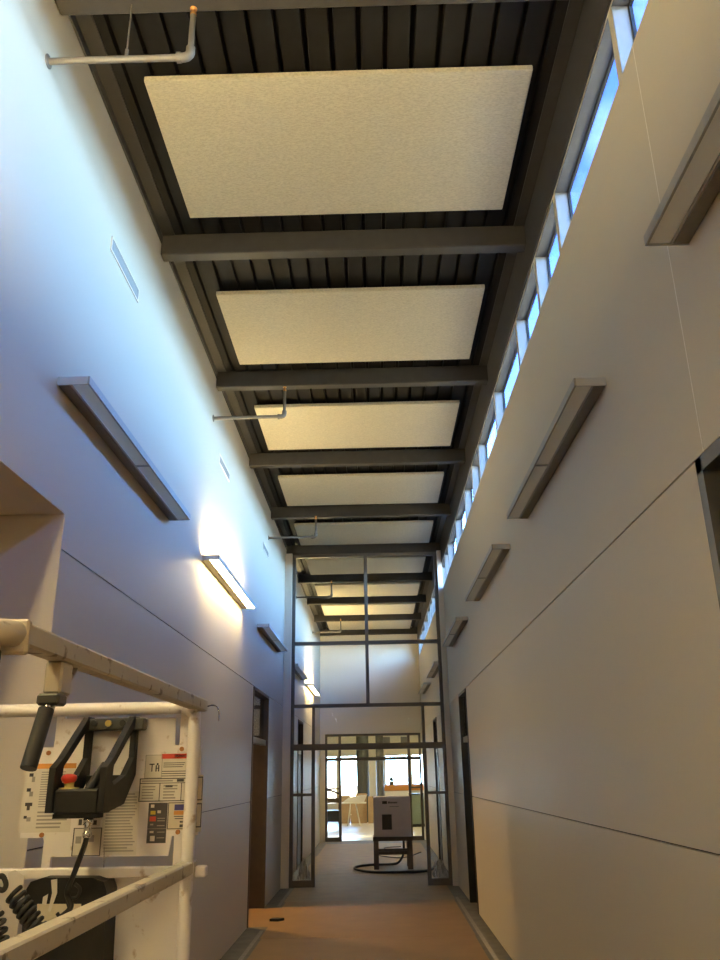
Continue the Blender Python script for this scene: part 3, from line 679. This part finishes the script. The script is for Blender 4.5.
sticker('warning_sticker', (27, 764, 70, 832), STK, [(0, 1, 0, .075, INKO)] + lines(.32, .95, .12, .66, 15, INKG, .4) + lines(.32, .95, .70, .97, 5, INKG, .45) +
        [(.08, .16, .14, .19, INK), (.14, .20, .19, .27, INKG), (.06, .14, .36, .41, INK), (.12, .19, .41, .48, INKG), (.06, .20, .57, .62, INK), (.10, .16, .62, .68, INK), (.06, .12, .76, .80, INK), (.12, .20, .78, .84, INKG)])
sticker('text_sticker', (105, 792, 136, 855), STK, lines(.08, .95, .03, .97, 20, INKG, .45))
sticker('rating_sticker', (74, 828, 100, 856), STK, frame(0, 1, 0, 1, .035, .03, INK) + [(.10, .30, .30, .55, INKG), (.52, .74, .26, .50, INKG)])
sticker('number_sticker', (78, 818, 100, 826), STK, [(.05, .20, .15, .85, INK), (.24, .34, .55, .85, INK), (.42, .62, .15, .85, INK), (.68, .85, .3, .85, INK)])
sticker('handwritten_label', (146, 755, 161.5, 778), STK, [(.25, .55, .38, .43, INK), (.38, .44, .40, .72, INK), (.68, .78, .36, .45, INK), (.62, .69, .45, .72, INK), (.77, .84, .45, .72, INK), (.66, .80, .56, .60, INK)] + frame(0, 1, 0, 1, .03, .02, INKG))
sticker('danger_sticker', (162, 754, 189, 778), STK, [(0, 1, 0, .20, INKR), (.48, .92, .06, .14, STK)] + lines(.08, .95, .36, .60, 3, INK, .35) + lines(.04, .95, .70, .98, 3, INK, .3))
sticker('capacity_sticker', (140, 778.5, 189, 801), STK, frame(0, .97, 0, 1, .02, .04, INK) + [(0, .97, .20, .23, INK), (.40, .415, .2, 1, INK), (.83, .845, .2, 1, INK)] + [(.04, .66, .09, .15, INKG), (.74, .88, .05, .17, INK)] +
        lines(.06, .35, .34, .95, 5, INKG, .4) + lines(.48, .76, .30, .95, 5, INKG, .5) + [(.52, .66, .30, .40, INK)])
sticker('pictogram_sticker', (149, 803, 165.5, 843), INK, [(.12, .30, .04, .12, STK), (.12, .38, .20, .29, INKY), (.48, .66, .19, .26, STK), (.10, .42, .34, .46, INKR), (.14, .30, .52, .56, INKG), (.5, .9, .38, .40, INKG), (.5, .9, .44, .46, INKG), (.5, .9, .56, .58, INKG), (0, 1, .64, .65, INKG), (.14, .34, .70, .75, STK), (.18, .42, .82, .95, STK), (.52, .92, .72, .74, INKG), (.52, .92, .86, .88, INKG)])
sticker('logo_sticker', (168.5, 802, 187, 830), STY, frame(0, 1.2, .02, .96, .04, .025, INK) + [(.32, .95, .09, .30, INKB), (.30, .95, .32, .46, INKO), (.32, .95, .50, .53, INK), (.36, .95, .58, .61, INK), (.62, .78, .68, .74, INK), (.62, .92, .80, .90, INK)])
sticker('edge_sticker', (197.5, 775, 201, 832), STY, frame(.05, .95, .03, .45, .12, .02, INK) + frame(.05, .95, .5, .92, .12, .02, INK))
# control box hung on the panel
X0, X1 = -.905, -.745; yb, yf = YP - .004, 2.345
cb = MB().box(X0 - .002, X1 + .025, yb - .045, yb, 1.770, 1.806, 0, .004).build('control_box', GREYP, L)
cheek_o = [(yb, 1.81), (yb - .05, 1.81), (yf + .05, 1.685), (yf, 1.66), (yf, 1.545), (yf + .05, 1.545), (yb - .10, 1.56), (yb, 1.64)]
cheek_i = [(yb - .028, 1.775), (yb - .055, 1.775), (yf + .085, 1.680), (yf + .060, 1.665), (yf + .055, 1.625), (yf + .075, 1.612), (yb - .10, 1.64), (yb - .028, 1.69)]
for c0, c1 in ((X0, X0 + .018), (X1 - .018, X1)): MB().ring(cheek_o, cheek_i, 'x', c0, c1).build('side_guard', BLK, cb)
MB().box(X0 + .018, X1 - .018, yf + .006, yf + .13, 1.540, 1.605, 0, .006).build('switch_housing', BLK, cb)
MB().box(X0 + .018, X1 - .018, yf + .012, yf + .06, 1.530, 1.542).build('skirt', BLK, cb)
MB().box(X0 + .018, X1 - .018, yb - .03, yb - .002, 1.60, 1.64).build('back_bar', BLK, cb)
for k, M in enumerate((BLK, YEL, BLK)):
    cx = X0 + .035 + k * .045
    MB().lathe([(.010, -.060), (.010, -.052), (.006, -.046), (.006, -.040)], (cx, yb, 1.79), 'y', 10).build('toggle_knob', M, cb)
MB().lathe([(.027, 1.6045), (.027, 1.609), (.013, 1.610), (.013, 1.622)], (X0 + .045, yf + .042, 0), n=20).build('stop_ring', YEL, cb)
MB().lathe([(.011, 1.618), (.020, 1.627), (.022, 1.634), (.018, 1.641), (.008, 1.644)], (X0 + .043, yf + .042, 0), n=20).build('stop_button', RED, cb)
MB().tube([(X0 + .085, yf + .085, 1.600), (X0 + .098, yf + .11, 1.635), (X0 + .112, yf + .135, 1.668)], .013, 12).build('joystick', BLK, cb)
cxx, cyy = X0 + .110, yf + .035
MB().lathe([(.012, 1.546), (.012, 1.530), (.014, 1.528), (.014, 1.516), (.010, 1.514), (.010, 1.494), (.0125, 1.492), (.0125, 1.482), (.008, 1.480)], (cxx, cyy, 0), n=14).build('cable_connector', CHROME, cb)
# cables, manual box, lower plate
MB().tube(smooth([(cxx, cyy, 1.484), (cxx - .004, cyy, 1.462), (cxx - .02, cyy + .02, 1.43), (cxx - .05, cyy + .06, 1.375), (cxx - .075, cyy + .10, 1.335), (cxx - .06, cyy + .10, 1.30), (cxx - .085, cyy + .10, 1.275)]), .0075, 10).build('control_cable', RUB, L)
MB().tube([(onY(104, 850, YP - .03)[0], YP - .03, 1.44), (onY(103, 893, YP - .03)[0], YP - .03, 1.31)], .002, 6).build('lanyard', CHROME, L)
MB().box(-1.02, RXr - .02, YP + .002, YP + .008, DK, 1.357).build('lower_plate', LIFTW, L)
mb = P2([(22, 960), (24, 892), (30, 882), (42, 878), (92, 878), (103, 882), (106, 892), (104, 960)], 2.53)
mb[0] = (mb[0][0], .95); mb[-1] = (mb[-1][0], .95)
bx = MB().prism(mb, 'y', 2.535, YP + .001).build('manual_box', BLK, L)
def tagp(name, pts, M, Y=2.533, th=.002): return MB().prism(P2(pts, Y), 'y', Y, Y + th).build(name, M, bx)
tagp('box_label', [(37, 904), (81, 904), (81, 922), (37, 922)], STY)
tagp('white_tag', [(51, 880), (57, 879), (57, 893), (50, 912), (48, 911), (52, 893)], STK, 2.529)
tagp('white_tag', [(43, 897), (48, 894), (46, 905), (42, 904)], STK, 2.529)
MB().tube(smooth([onY(x_, y_, 2.49) for x_, y_ in ((75, 884), (80, 889), (77, 897), (68, 900), (69, 908), (68, 914), (60, 916), (57, 913))]), .005, 8).build('cable_loop', RUB, bx)
def coil(c0, c1, r, turns, rr, name):
    a_, b_ = Vector(c0), Vector(c1); ax = (b_ - a_).normalized(); u = ax.cross(Vector((0, 1, 0))).normalized(); v = ax.cross(u)
    n = turns * 12
    MB().tube([a_ + (b_ - a_) * k / n + r * (math.cos(k / 12 * 2 * math.pi) * u + math.sin(k / 12 * 2 * math.pi) * v) for k in range(n + 1)], rr, 7).build(name, RUB, L)
coil(onY(14, 893, 2.46), onY(42, 935, 2.46), .022, 8, .0065, 'coiled_cord')
coil(onY(-4, 915, 2.2), onY(2, 950, 2.2), .016, 4, .006, 'coiled_cord')
MB().tube(smooth([onY(x_, y_, 2.3) for x_, y_ in ((-6, 880), (2, 876), (6, 884), (3, 890), (-5, 888))]), .007, 8).build('cord_end', RUB, L)
tagp('rag', [(8, 873), (15, 870), (24, 876), (23, 890), (12, 892), (9, 884)], STK, 2.50, .006)
# loose wire at the far rail end
MB().tube(smooth([(RXr + .015, LY1 + .10, 1.845), (RXr + .035, LY1 + .12, 1.850), (RXr + .05, LY1 + .12, 1.835), (RXr + .052, LY1 + .12, 1.80)]), .0022, 6).build('loose_wire', CHROME, L)
# platform, folded scissor stack, chassis, wheels (below the frame of the photograph)
MB().box(RXl - .02, RXr + .02, LY0, LY1 + .03, DK - .05, DK, 0, .006).build('platform_deck', LIFTW, L)
for side in (RXl - .012, RXr + .004): MB().box(side, side + .008, LY0 + .06, LY1 - .02, DK, DK + .15).build('toe_board', LIFTW, L)
for k in range(3):
    z0 = .38 + k * .10
    for sx in (RXl + .06, RXr - .10):
        MB().prism([(LY0 + .05, z0), (LY1 - .05, z0 + .06), (LY1 - .05, z0 + .11), (LY0 + .05, z0 + .05)], 'x', sx, sx + .03).build('scissor_arm', GREYP, L)
        MB().prism([(LY0 + .05, z0 + .06), (LY1 - .05, z0), (LY1 - .05, z0 + .05), (LY0 + .05, z0 + .11)], 'x', sx + .035, sx + .065).build('scissor_arm', GREYP, L)
MB().box(RXl, RXr, LY0 + .02, LY1, .13, .40, 0, .02).build('chassis', LIFTW, L)
for wx in (RXl - .02, RXr - .05):
    for wy in (LY0 + .20, LY1 - .22):
        MB().lathe([(.05, 0), (.155, .004), (.16, .012), (.16, .058), (.155, .066), (.05, .07)], (wx, wy, .161), 'x', 22).build('wheel', RUB, L)
